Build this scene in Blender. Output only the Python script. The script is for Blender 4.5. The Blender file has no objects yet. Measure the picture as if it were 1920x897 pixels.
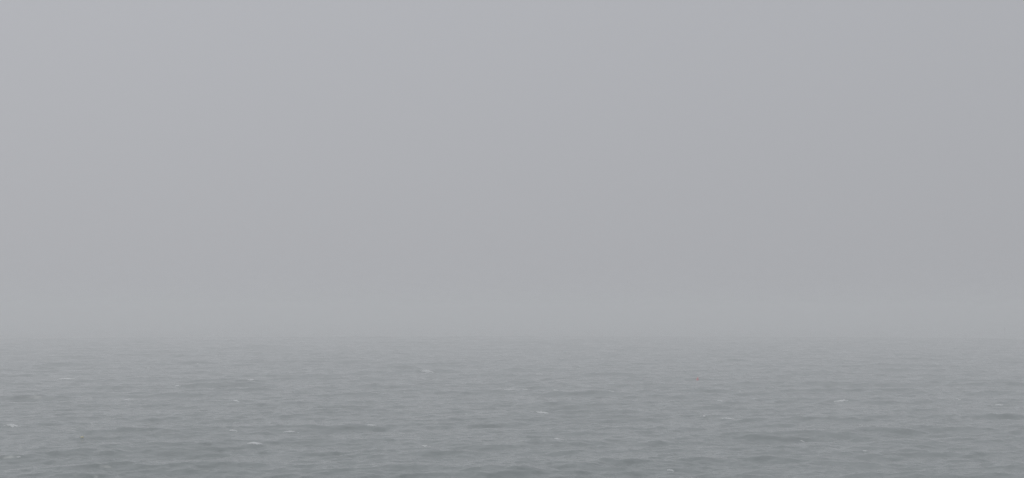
import bpy, bmesh, math, random
import numpy as np

# ------------------------------------------------------------------ camera, sky, sun, exposure
sc = bpy.context.scene
C = sc.collection
W0, H0 = 1920.0, 897.0                 # size of the photograph, in which positions below are noted
CAM_H = 27.0                           # metres above mean water (a ship's deck)
F = 2320.0                             # focal length in photograph pixels
HORIZON = 581.0                        # row of the true horizon, lost in the fog
PITCH = math.atan((HORIZON - H0 / 2) / F)

cam_d = bpy.data.cameras.new('camera')
cam_d.sensor_width = 36.0
cam_d.lens = 36.0 * F / W0
cam_d.clip_start = 0.5
cam_d.clip_end = 30000.0
cam = bpy.data.objects.new('camera', cam_d)
cam.location = (0, 0, CAM_H)
cam.rotation_euler = (math.pi / 2 + PITCH, 0, 0)
C.objects.link(cam)
sc.camera = cam

SUN_EL, SUN_AZ = math.radians(50), math.radians(-62)      # azimuth from +Y, negative = left
world = bpy.data.worlds.new('World')
sc.world = world
world.use_nodes = True
nt = world.node_tree
nt.nodes.clear()
def N(tree, kind, **kw):
    n = tree.nodes.new(kind)
    for k, v in kw.items():
        setattr(n, k, v)
    return n
L = nt.links.new
out = N(nt, 'ShaderNodeOutputWorld')
bg = N(nt, 'ShaderNodeBackground'); bg.inputs['Strength'].default_value = 0.1
sky = N(nt, 'ShaderNodeTexSky', sky_type='NISHITA', sun_disc=False)
sky.sun_elevation = SUN_EL
sky.sun_rotation = SUN_AZ
sky.dust_density = 6.0
sky.air_density = 1.0
tc = N(nt, 'ShaderNodeTexCoord')
nrm = N(nt, 'ShaderNodeVectorMath', operation='NORMALIZE')
L(tc.outputs['Generated'], nrm.inputs[0])
sep = N(nt, 'ShaderNodeSeparateXYZ'); L(nrm.outputs['Vector'], sep.inputs[0])
# overcast deck seen from inside fog: a little brighter overhead and towards the veiled sun
up = N(nt, 'ShaderNodeMath', operation='MAXIMUM'); L(sep.outputs['Z'], up.inputs[0]); up.inputs[1].default_value = 0.0
elev = N(nt, 'ShaderNodeMath', operation='MULTIPLY_ADD'); L(up.outputs[0], elev.inputs[0])
elev.inputs[1].default_value = 0.27; elev.inputs[2].default_value = 1.0
sdir = (math.sin(SUN_AZ) * math.cos(SUN_EL), math.cos(SUN_AZ) * math.cos(SUN_EL), math.sin(SUN_EL))
dot = N(nt, 'ShaderNodeVectorMath', operation='DOT_PRODUCT'); L(nrm.outputs['Vector'], dot.inputs[0]); dot.inputs[1].default_value = sdir
glow = N(nt, 'ShaderNodeMath', operation='MULTIPLY_ADD'); L(dot.outputs['Value'], glow.inputs[0])
glow.inputs[1].default_value = 0.14; glow.inputs[2].default_value = 0.955
lum = N(nt, 'ShaderNodeMath', operation='MULTIPLY'); L(elev.outputs[0], lum.inputs[0]); L(glow.outputs[0], lum.inputs[1])
deck = N(nt, 'ShaderNodeVectorMath', operation='SCALE')
deck.inputs[0].default_value = (4.05, 4.12, 4.37)
L(lum.outputs[0], deck.inputs['Scale'])
mix = N(nt, 'ShaderNodeMix', data_type='RGBA'); mix.inputs['Factor'].default_value = 0.97   # 3 % clear sky, 97 % cloud
L(sky.outputs['Color'], mix.inputs[6]); L(deck.outputs['Vector'], mix.inputs[7])
L(mix.outputs[2], bg.inputs['Color']); L(bg.outputs[0], out.inputs['Surface'])

sun_d = bpy.data.lights.new('sun', 'SUN')
sun_d.energy = 1.13
sun_d.angle = math.radians(40)
sun_d.color = (1.0, 0.98, 0.95)
sun = bpy.data.objects.new('sun', sun_d)
from mathutils import Vector
sun.rotation_euler = Vector(sdir).to_track_quat('Z', 'Y').to_euler()
sun.location = (0, 0, 200)
C.objects.link(sun)

sc.view_settings.view_transform = 'Standard'
sc.view_settings.look = 'None'
sc.view_settings.exposure = 0.0
sc.view_settings.gamma = 1.0
sc.view_settings.use_curve_mapping = False
sc.cycles.use_denoising = True
sc.cycles.use_adaptive_sampling = False
sc.cycles.denoising_prefilter = 'NONE'
sc.cycles.volume_bounces = 3
sc.cycles.max_bounces = 8
FOG_DENSITY = 0.00148

# ------------------------------------------------------------------ helpers
def place(px, py, z=0.0):
    """Point of the mean water surface seen at a photograph pixel."""
    x = (px - W0 / 2) / F
    y = (H0 / 2 - py) / F
    dy = math.cos(PITCH) - y * math.sin(PITCH)
    dz = math.sin(PITCH) + y * math.cos(PITCH)
    t = (z - CAM_H) / dz
    return x * t, dy * t
def metre_px(py):
    return (py - HORIZON) / CAM_H        # photograph pixels per metre on the water at that row

def mat(name, color, rough=0.6, bump=None, noise_scale=8.0, var=0.25):
    m = bpy.data.materials.new(name); m.use_nodes = True
    t = m.node_tree; b = t.nodes['Principled BSDF']
    b.inputs['Roughness'].default_value = rough
    tcn = N(t, 'ShaderNodeTexCoord')
    nz = N(t, 'ShaderNodeTexNoise'); nz.inputs['Scale'].default_value = noise_scale; nz.inputs['Detail'].default_value = 6
    t.links.new(tcn.outputs['Object'], nz.inputs['Vector'])
    rp = N(t, 'ShaderNodeValToRGB')
    rp.color_ramp.elements[0].position = 0.3; rp.color_ramp.elements[1].position = 0.7
    rp.color_ramp.elements[0].color = tuple(c * (1 - var) for c in color) + (1,)
    rp.color_ramp.elements[1].color = tuple(color) + (1,)
    t.links.new(nz.outputs['Fac'], rp.inputs['Fac']); t.links.new(rp.outputs['Color'], b.inputs['Base Color'])
    if bump:
        bp = N(t, 'ShaderNodeBump'); bp.inputs['Strength'].default_value = bump; bp.inputs['Distance'].default_value = 0.05
        t.links.new(nz.outputs['Fac'], bp.inputs['Height']); t.links.new(bp.outputs['Normal'], b.inputs['Normal'])
    return m

def link(name, me, material, parent=None):
    o = bpy.data.objects.new(name, me)
    me.materials.append(material)
    C.objects.link(o)
    if parent: o.parent = parent
    return o
def tag(o, label, cat, group=None):
    o['label'] = label; o['category'] = cat
    if group: o['group'] = group
    return o
def lathe(profile, seg=20, cap=True):
    bm = bmesh.new(); rings = []
    for r, z in profile:
        if r < 1e-4:
            rings.append([bm.verts.new((0, 0, z))])
        else:
            rings.append([bm.verts.new((r * math.cos(2 * math.pi * k / seg), r * math.sin(2 * math.pi * k / seg), z)) for k in range(seg)])
    for a, b in zip(rings, rings[1:]):
        for k in range(seg):
            q = []
            for v in (a[k % len(a)], a[(k + 1) % len(a)], b[(k + 1) % len(b)], b[k % len(b)]):
                if v not in q: q.append(v)
            if len(q) > 2: bm.faces.new(q)
    for f in bm.faces: f.smooth = True
    bmesh.ops.recalc_face_normals(bm, faces=bm.faces)
    me = bpy.data.meshes.new('lathe'); bm.to_mesh(me); bm.free()
    return me
def torus(R, r, seg=20, sub=8):
    bm = bmesh.new()
    vs = [[bm.verts.new(((R + r * math.cos(b)) * math.cos(a), (R + r * math.cos(b)) * math.sin(a), r * math.sin(b)))
           for b in (2 * math.pi * j / sub for j in range(sub))] for a in (2 * math.pi * i / seg for i in range(seg))]
    for i in range(seg):
        for j in range(sub):
            f = bm.faces.new((vs[i][j], vs[(i + 1) % seg][j], vs[(i + 1) % seg][(j + 1) % sub], vs[i][(j + 1) % sub])); f.smooth = True
    me = bpy.data.meshes.new('torus'); bm.to_mesh(me); bm.free()
    return me

# ------------------------------------------------------------------ the sea
rng = np.random.default_rng(11)
NW = 230
lam = np.exp(np.linspace(math.log(52.0), math.log(0.75), NW)) * rng.uniform(0.97, 1.03, NW)
spread = np.interp(np.log(lam), [math.log(0.75), math.log(8), math.log(50)], [0.95, 0.58, 0.26])
ang = -math.pi / 2 + 0.14 + spread * rng.standard_normal(NW)      # waves run towards the viewer, a little to the right
kk = 2 * math.pi / lam
kx, ky = kk * np.cos(ang), kk * np.sin(ang)
ph = rng.uniform(0, 2 * math.pi, NW)
slope = 0.0118 * np.interp(np.log(lam), [math.log(0.75), math.log(3), math.log(14), math.log(30), math.log(52)], [2.0, 1.9, 1.2, 1.15, 0.8])
amp = slope / kk
RATIO = 1.0018
DTH = 0.00115

# single steep crests one can pick out in the photograph: centre column, row, length (pixels), relative height
CRESTS = [
 (700,723,240,1.0),(1015,664,190,1.0),(900,680,140,.8),(1115,682,70,.7),(1000,701,200,.6),(1000,813,70,.7),(1040,829,110,.8),
 (850,846,120,.9),(760,873,130,.8),(950,884,150,1.0),(1130,797,80,.7),(960,769,70,.7),(890,761,60,.6),(1050,767,45,.7),
 (662,691,34,.8),(745,698,70,.6),(1262,713,60,.6),(1320,671,70,.7),(1350,831,150,.8),(1590,829,210,1.0),(1705,801,130,.8),
 (1805,781,90,.8),(1680,717,70,.7),(1800,721,60,.6),(1420,856,60,.7),(1445,876,100,.8),(1560,885,170,.9),(1700,862,60,.7),
 (1790,687,60,.6),(1850,681,70,.7),(1900,846,60,.7),(1720,660,140,.8),(200,668,130,.6),(410,696,110,.7),(300,713,60,.7),
 (620,701,100,.8),(550,742,50,.8),(360,765,70,.8),(30,773,70,.8),(160,796,130,.8),(140,821,40,1.0),(90,827,24,.9),(200,847,70,.8),
 (360,846,100,.8),(480,876,70,.7),(560,873,50,.7),(200,869,80,.6),(610,758,50,.8),(190,641,70,.6),(640,762,70,.8),(1200,745,90,.5),
 (1290,755,60,.5),(1460,780,70,.6),(1180,865,90,.7),(1270,840,80,.6),(60,858,70,.6),(1810,830,80,.7),(1870,815,70,.7),
]
# whitecaps: centre column, row, length in pixels, brightness / fullness, label
CAPS = [
 (126,711,36,.95,'thin white breaking crest at far left, above the broad left-edge foam patch'),
 (333,724,15,.8,'short bright whitecap on the left, right of the long thin breaking crest'),
 (278,690,14,.5,'faint small whitecap far out on the left, nearest above the short bright one'),
 (230,682,9,.4,'tiny pale foam fleck furthest left among the distant whitecaps'),
 (372,682,9,.55,'tiny pale foam fleck far out between two faint distant whitecaps on the left'),
 (427,678,10,.4,'faint distant foam fleck on the left, rightmost of the hazy upper row'),
 (472,712,20,.6,'pale whitecap left of centre, above the thin level foam streak'),
 (443,752,18,.65,'thin level foam streak left of centre, halfway down the water'),
 (240,749,46,.4,'broken faint foam along a low dark crest in the left middle'),
 (23,799,44,.5,'broad ragged foam patch at the left edge of the picture'),
 (437,808,24,.5,'dull foam crest just above and left of the brightest near left whitecap'),
 (545,810,26,.5,'long dull foam streak just above and right of the brightest near left whitecap'),
 (479,831,26,1.0,'brightest whitecap of the left foreground, with a dark face beneath it'),
 (34,857,14,.4,'small dull foam fleck in the bottom left corner'),
 (565,640,20,.5,'ragged ghostly whitecap almost lost in the fog left of centre'),
 (687,656,18,.4,'ghostly flat foam streak in the fog left of centre'),
 (710,674,10,.6,'tiny distant foam fleck in the haze, left of the bright centre whitecap'),
 (801,697,20,.9,'bright distant whitecap left of the middle of the picture'),
 (1012,702,13,.8,'small bright distant whitecap right of the middle of the picture'),
 (955,731,26,.65,'left foam streak of the three lying along one crest at the centre'),
 (986,731,24,.65,'middle foam streak of the three lying along one crest at the centre'),
 (1042,732,20,.5,'right slanting foam streak of the three lying along one crest at the centre'),
 (1018,774,34,.55,'ragged pale foam streak at the centre, below the row of three'),
 (874,777,6,.6,'single tiny white speck of foam left of the ragged centre streak'),
 (798,837,15,.75,'round pale whitecap in the foreground left of the middle'),
 (696,798,28,.45,'long dim foam streak left of the middle, above the round foreground whitecap'),
 (1148,734,18,.45,'dim foam streak right of the row of three, left of the red buoy'),
 (1045,823,24,.4,'dim foam along a dark near crest right of the middle'),
 (1258,883,22,.45,'dim ragged foam at the bottom edge, right of the middle'),
 (1577,752,23,1.0,'brightest whitecap of the right half, a clean white lens'),
 (1365,785,24,.8,'ragged whitecap with a slanting tail below the red buoy'),
 (1320,780,16,.4,'faint foam left of the ragged whitecap below the red buoy'),
 (1350,752,30,.4,'long faint foam streak between the red buoy and the ragged whitecap'),
 (1387,734,12,.45,'small faint foam fleck just below and right of the red buoy'),
 (1757,683,16,.75,'slanting distant whitecap high on the right'),
 (1797,749,10,.65,'small white fleck on the right, right of the brightest lens-shaped whitecap'),
 (1875,760,30,.45,'long faint foam streak near the right edge'),
 (1505,828,8,.6,'tiny white fleck at the left end of a long dark crest, right foreground'),
 (1622,846,9,.55,'tiny slanting white fleck below the long dark crest, right foreground'),
 (1613,797,16,.35,'very dim foam patch above the long dark crest, right foreground'),
]
def sea_height(x, y, r):
    """Water height at world points (arrays of one shape). Waves shorter than the mesh can carry fade out with distance."""
    x = x.astype(np.float32); y = y.astype(np.float32)
    sp = np.maximum(r * (RATIO - 1), r * DTH).astype(np.float32)
    def weight(l):
        return np.clip((l / sp - 1.8) / 1.6, 0, 1)
    dx = np.zeros_like(x); dy = np.zeros_like(x)
    for i in range(NW):                          # crests are narrower than troughs
        if lam[i] < 3.0: continue
        w = weight(lam[i]) * np.float32(1.15 * amp[i])
        if not w.any(): continue
        s = np.sin(np.float32(kx[i]) * x + np.float32(ky[i]) * y + np.float32(ph[i])) * w
        dx += np.float32(math.cos(ang[i])) * s; dy += np.float32(math.sin(ang[i])) * s
    X = x + dx; Y = y + dy
    h = np.zeros_like(x)
    for i in range(NW):
        w = weight(lam[i]) * np.float32(amp[i])
        if not w.any(): continue
        h += w * np.cos(np.float32(kx[i]) * X + np.float32(ky[i]) * Y + np.float32(ph[i]))
    return h

packets = []
prng = random.Random(5)
def on_crest(px, py, A):
    """Place of a crest whose top, riding on the waves below it, shows at that pixel."""
    x, y = place(px, py)
    for _ in range(6):
        z = float(sea_height(np.array([x]), np.array([y]), np.array([math.hypot(x, y)]))[0])
        x, y = place(px, py, 0.8 * z + A)
    return x, y
for px, py, w, h in CRESTS:
    s = metre_px(py)
    A = min(0.45, 0.15 + 0.032 * w / s) * h * (1.15 if h > 0.75 else 0.9) * (1.35 if py < 740 else 1.0)
    x, y = on_crest(px, py - 3, A)
    packets.append((x, y, 0.5 * w / s, A, prng.uniform(-0.12, 0.12), prng.uniform(0, 6.28)))
for px, py, w, h, lab in CAPS:
    if h < 0.6: continue
    s = metre_px(py)
    A = min(0.42, 0.10 + 0.07 * w / s) * (0.5 + 0.5 * h)
    x, y = on_crest(px, py, A)
    packets.append((x, y - 0.2, 0.75 * w / s, A, prng.uniform(-0.1, 0.1), prng.uniform(0, 6.28)))

def packet_height(x, y):
    h = np.zeros_like(x, dtype=np.float32)
    for (cx, cy, hw, A, yaw, p) in packets:
        back, front = 7.0 * A + 0.4, 3.2 * A + 0.2
        reach = max(hw * 2.4, 3.5 * back)
        m = (np.abs(x - cx) < reach) & (np.abs(y - cy) < reach)
        if not m.any(): continue
        u = x[m] - cx; v = y[m] - cy - yaw * u
        v = v + 0.35 * A * 3 * np.sin(u / max(hw, 0.5) * 3.1 + p) + 0.8 * A * np.sin(u * 1.7 + 2 * p)
        along = np.exp(-(u / hw) ** 2) * (0.8 + 0.2 * np.sin(u / max(hw, .5) * 5.3 + 3 * p))
        prof = np.where(v > 0, np.exp(-np.abs(v) / back * 1.3), np.exp(-(v / front) ** 2 * 1.2))
        h[m] += (A * along * prof).astype(np.float32)
    return h

def water(x, y):
    x = np.atleast_1d(np.asarray(x, float)); y = np.atleast_1d(np.asarray(y, float))
    r = np.hypot(x, y)
    return sea_height(x, y, r) + packet_height(x, y)

def seen(px, py):
    """First point of the wavy surface met by the sight line through a photograph pixel."""
    x = (px - W0 / 2) / F; y = (H0 / 2 - py) / F
    dy = math.cos(PITCH) - y * math.sin(PITCH); dz = math.sin(PITCH) + y * math.cos(PITCH)
    t = np.linspace((2.6 - CAM_H) / dz, (-2.6 - CAM_H) / dz, 1500)
    z = CAM_H + dz * t - water(x * t, dy * t)
    k = int(np.argmax(z < 0))
    return x * t[k], dy * t[k]

# one sheet out past the fog: fine where the view looks, coarse behind and beyond
th = np.concatenate([np.linspace(-math.pi, -0.52, 36, endpoint=False), np.arange(-0.52, 0.52, DTH), np.linspace(0.52, math.pi, 36, endpoint=False)])
rr = np.concatenate([np.geomspace(6, 130, 60, endpoint=False), np.exp(np.arange(math.log(130), math.log(1250), math.log(RATIO))), np.geomspace(1260, 9000, 40)])
R, T = np.meshgrid(rr, th, indexing='ij')
GX, GY = R * np.sin(T), R * np.cos(T)
GZ = np.zeros(R.shape, np.float32)
step = 200
for a in range(0, len(rr), step):
    b = min(len(rr), a + step)
    GZ[a:b] = sea_height(GX[a:b], GY[a:b], R[a:b])
GZ += packet_height(GX, GY)
nr, ncol = R.shape
coarse = np.ones(ncol, bool); coarse[36:-36] = False
GZ[:, coarse] *= 0.3
verts = np.stack([GX, GY, GZ], -1).reshape(-1, 3).astype(np.float32)
verts = np.vstack([verts, np.array([[0, 0, 0]], np.float32)])
i, j = np.meshgrid(np.arange(nr - 1), np.arange(ncol), indexing='ij')
j2 = (j + 1) % ncol
quads = np.stack([i * ncol + j, i * ncol + j2, (i + 1) * ncol + j2, (i + 1) * ncol + j], -1).reshape(-1, 4)
quads = quads[:, ::-1]
ctr = len(verts) - 1
tris = np.stack([np.full(ncol, ctr), (np.arange(ncol) + 1) % ncol, np.arange(ncol)], -1)
me = bpy.data.meshes.new('sea')
me.vertices.add(len(verts)); me.vertices.foreach_set('co', verts.ravel())
loops = np.concatenate([quads.ravel(), tris.ravel()]).astype(np.int32)
me.loops.add(len(loops)); me.loops.foreach_set('vertex_index', loops)
starts = np.concatenate([np.arange(len(quads)) * 4, len(quads) * 4 + np.arange(len(tris)) * 3]).astype(np.int32)
me.polygons.add(len(starts)); me.polygons.foreach_set('loop_start', starts)
me.update(calc_edges=True)
me.polygons.foreach_set('use_smooth', np.ones(len(starts), bool))
if me.polygons[0].normal.z < 0: me.flip_normals()

m = bpy.data.materials.new('sea_water'); m.use_nodes = True
t = m.node_tree; b = t.nodes['Principled BSDF']
b.inputs['Base Color'].default_value = (0.168, 0.197, 0.195, 1)
b.inputs['Roughness'].default_value = 0.09
b.inputs['IOR'].default_value = 1.34
tcn = N(t, 'ShaderNodeTexCoord')
mp = N(t, 'ShaderNodeMapping'); mp.inputs['Scale'].default_value = (0.55, 1.0, 1.0); mp.inputs['Rotation'].default_value = (0, 0, 0.14)
t.links.new(tcn.outputs['Object'], mp.inputs['Vector'])
n1 = N(t, 'ShaderNodeTexNoise'); n1.inputs['Scale'].default_value = 1.4; n1.inputs['Detail'].default_value = 5; n1.inputs['Roughness'].default_value = 0.6
t.links.new(mp.outputs['Vector'], n1.inputs['Vector'])
bp = N(t, 'ShaderNodeBump'); bp.inputs['Strength'].default_value = 0.5; bp.inputs['Distance'].default_value = 0.12
t.links.new(n1.outputs['Fac'], bp.inputs['Height']); t.links.new(bp.outputs['Normal'], b.inputs['Normal'])
sea = link('sea', me, m); sea['kind'] = 'structure'

# ------------------------------------------------------------------ whitecaps: foam riding on the crests
foam = mat('sea_foam', (0.72, 0.74, 0.74), 0.9, bump=0.6, noise_scale=4.0, var=0.12)
def value_noise(u, v, seed):
    g = np.random.default_rng(seed).uniform(0, 1, (64, 64))
    def sample(u, v):
        iu, iv = np.floor(u).astype(int), np.floor(v).astype(int)
        fu, fv = u - iu, v - iv
        fu, fv = fu * fu * (3 - 2 * fu), fv * fv * (3 - 2 * fv)
        q = lambda a, c: g[a % 64, c % 64]
        return (q(iu, iv) * (1 - fu) + q(iu + 1, iv) * fu) * (1 - fv) + (q(iu, iv + 1) * (1 - fu) + q(iu + 1, iv + 1) * fu) * fv
    return 0.55 * sample(u, v) + 0.3 * sample(2.1 * u + 7, 2.1 * v + 3) + 0.15 * sample(4.3 * u + 1, 4.3 * v + 9)

for n, (px, py, w, full, lab) in enumerate(CAPS):
    cx, cy = seen(px, py); s = F / cy
    hw = (0.45 + 0.15 * full) * w / s
    hd = (0.35 + 0.30 * hw) * (0.6 + 0.5 * full)
    nu, nv = 80, 36
    u, v = np.meshgrid(np.linspace(-1.15, 1.15, nu), np.linspace(-1.15, 1.15, nv), indexing='ij')
    rs = random.Random(100 + n)
    skew = rs.uniform(-0.35, 0.35) * hd
    X = cx + u * hw; Y = cy + v * hd + skew * u + 0.25 * hd * np.sin(u * 2.3 + rs.uniform(0, 6))
    nz = value_noise(u * hw / 0.45 + 5 * n, v * hd / 0.30 + 3, 300 + n)
    body = np.clip(1 - np.sqrt((u * (1 + 0.25 * np.sin(n))) ** 2 + (v * (1 + 0.9 * np.abs(u))) ** 2), -0.3, 1)
    # gaps open up where the foam is thin; the negative part lies under water
    hgt = (body ** 1 * (0.55 + 0.55 * full) + (nz - 0.5) * (1.5 - 0.6 * full)) - (0.56 - 0.36 * full)
    A = (0.10 + 0.05 * min(3.0, hw)) * (0.6 + 0.5 * full)
    Z = water(X.ravel(), Y.ravel()).reshape(X.shape) + np.where(hgt > 0, 0.03 + A * np.clip(hgt, 0, 1) ** 0.6, -0.08)
    keep = hgt > 0
    # flecks: keep the two largest patches of foam
    lab_, cur, sizes = np.zeros(keep.shape, int), 0, []
    for a in range(nu):
        for c in range(nv):
            if keep[a, c] and not lab_[a, c]:
                cur += 1; stack = [(a, c)]; lab_[a, c] = cur; cnt = 0
                while stack:
                    p, q = stack.pop(); cnt += 1
                    for dp, dq in ((1, 0), (-1, 0), (0, 1), (0, -1)):
                        e, f_ = p + dp, q + dq
                        if 0 <= e < nu and 0 <= f_ < nv and keep[e, f_] and not lab_[e, f_]:
                            lab_[e, f_] = cur; stack.append((e, f_))
                sizes.append((cnt, cur))
    big = [k_ for _, k_ in sorted(sizes, reverse=True)[:2]]
    keep = np.isin(lab_, big)
    fmask = keep[:-1, :-1] | keep[1:, :-1] | keep[:-1, 1:] | keep[1:, 1:]
    oz = float(water([cx], [cy])[0])
    bm = bmesh.new(); idx = {}
    def vert(a, c):
        if (a, c) not in idx: idx[(a, c)] = bm.verts.new((X[a, c] - cx, Y[a, c] - cy, Z[a, c] - oz))
        return idx[(a, c)]
    for a in range(nu - 1):
        for c in range(nv - 1):
            if fmask[a, c]:
                f = bm.faces.new((vert(a, c), vert(a + 1, c), vert(a + 1, c + 1), vert(a, c + 1))); f.smooth = True
    me = bpy.data.meshes.new('whitecap'); bm.to_mesh(me); bm.free()
    if not len(me.polygons):
        print('EMPTY CAP', n); continue
    o = link('whitecap', me, foam); o.location = (cx, cy, oz)
    tag(o, lab, 'whitecap', 'whitecaps scattered over the grey sea')

# ------------------------------------------------------------------ the few floating things
red = mat('red_paint', (0.80, 0.06, 0.07), 0.45, var=0.2)
dark = mat('dark_steel', (0.035, 0.038, 0.04), 0.5)
rubber = mat('black_rubber', (0.03, 0.03, 0.03), 0.7)
yellow = mat('weathered_yellow', (0.82, 0.74, 0.36), 0.55, var=0.3)
rope = mat('pale_rope', (0.45, 0.42, 0.34), 0.9)

def empty(name, px, py, tilt=(0, 0, 0)):
    x, y = seen(px, py)
    e = bpy.data.objects.new(name, None); C.objects.link(e)
    e.location = (x, y, float(water([x], [y])[0])); e.rotation_euler = tilt
    return e
k = metre_px(712)
bu = empty('buoy', 1308, 713, (0.05, 0.08, 0))
bu.scale = (1.35, 1.35, 1.35)
tag(bu, 'small red conical buoy floating on the open grey sea', 'buoy')
link('float_collar', lathe([(0, -.18), (.30, -.16), (.40, -.05), (.40, .06), (.33, .12), (0, .13)]), red, bu)
link('cone', lathe([(.31, .125), (.27, .30), (.17, .58), (.07, .84), (0, .86)]), red, bu)
ring = link('lifting_ring', torus(.07, .015), dark, bu); ring.location = (0, 0, .92); ring.rotation_euler = (math.pi / 2, 0, 0.4)

fl = empty('fishing_float', 154, 821, (0.1, 0.06, 0.1))
tag(fl, 'pale yellow fishing float drifting low in the water at lower left', 'float')
pr = [(0, -.36), (.05, -.35), (.13, -.29), (.19, -.16), (.21, 0), (.19, .16), (.13, .29), (.05, .35), (0, .36)]
bo = link('body', lathe(pr), yellow, fl); bo.rotation_euler = (0, math.pi / 2, 0); bo.location = (0, 0, .10)
for sx in (-1, 1):
    ey = link('eyelet', torus(.045, .014, 14, 6), rope, fl); ey.location = (sx * .395, 0, .10); ey.rotation_euler = (math.pi / 2, 0, 0)

pb = empty('pillar_buoy', 1884, 620, (0, -0.12, 0))
tag(pb, 'dark slender pillar buoy, barely visible in the fog at far right', 'buoy')
link('float_body', lathe([(0, -1.2), (.95, -1.1), (1.15, -.2), (1.15, .55), (.95, .8), (0, .82)]), dark, pb)
link('tower', lathe([(.75, .80), (.66, 2.0), (.52, 3.4), (.50, 3.7), (0, 3.72)], 14), dark, pb)
link('topmark', lathe([(.08, 3.7), (.08, 3.9), (.46, 3.95), (.26, 4.4), (0, 4.8)], 14), dark, pb)

# ------------------------------------------------------------------ the fog
bm = bmesh.new()
bmesh.ops.create_cube(bm, size=1.0)
zmin = float(GZ.min()) - 1.0; ztop = CAM_H + 9.0
for v in bm.verts:
    v.co = Vector((v.co.x * 19000, v.co.y * 19000, zmin if v.co.z < 0 else ztop))
me = bpy.data.meshes.new('haze'); bm.to_mesh(me); bm.free()
m = bpy.data.materials.new('fog_air'); m.use_nodes = True
t = m.node_tree; t.nodes.clear()
mo = N(t, 'ShaderNodeOutputMaterial'); pv = N(t, 'ShaderNodeVolumePrincipled')
pv.inputs['Color'].default_value = (0.97, 0.975, 0.985, 1)
pv.inputs['Density'].default_value = FOG_DENSITY
pv.inputs['Anisotropy'].default_value = 0.1
t.links.new(pv.outputs['Volume'], mo.inputs['Volume'])
hz = link('haze', me, m); hz['kind'] = 'stuff'; hz['label'] = 'pale grey sea fog swallowing the horizon'; hz['category'] = 'fog'
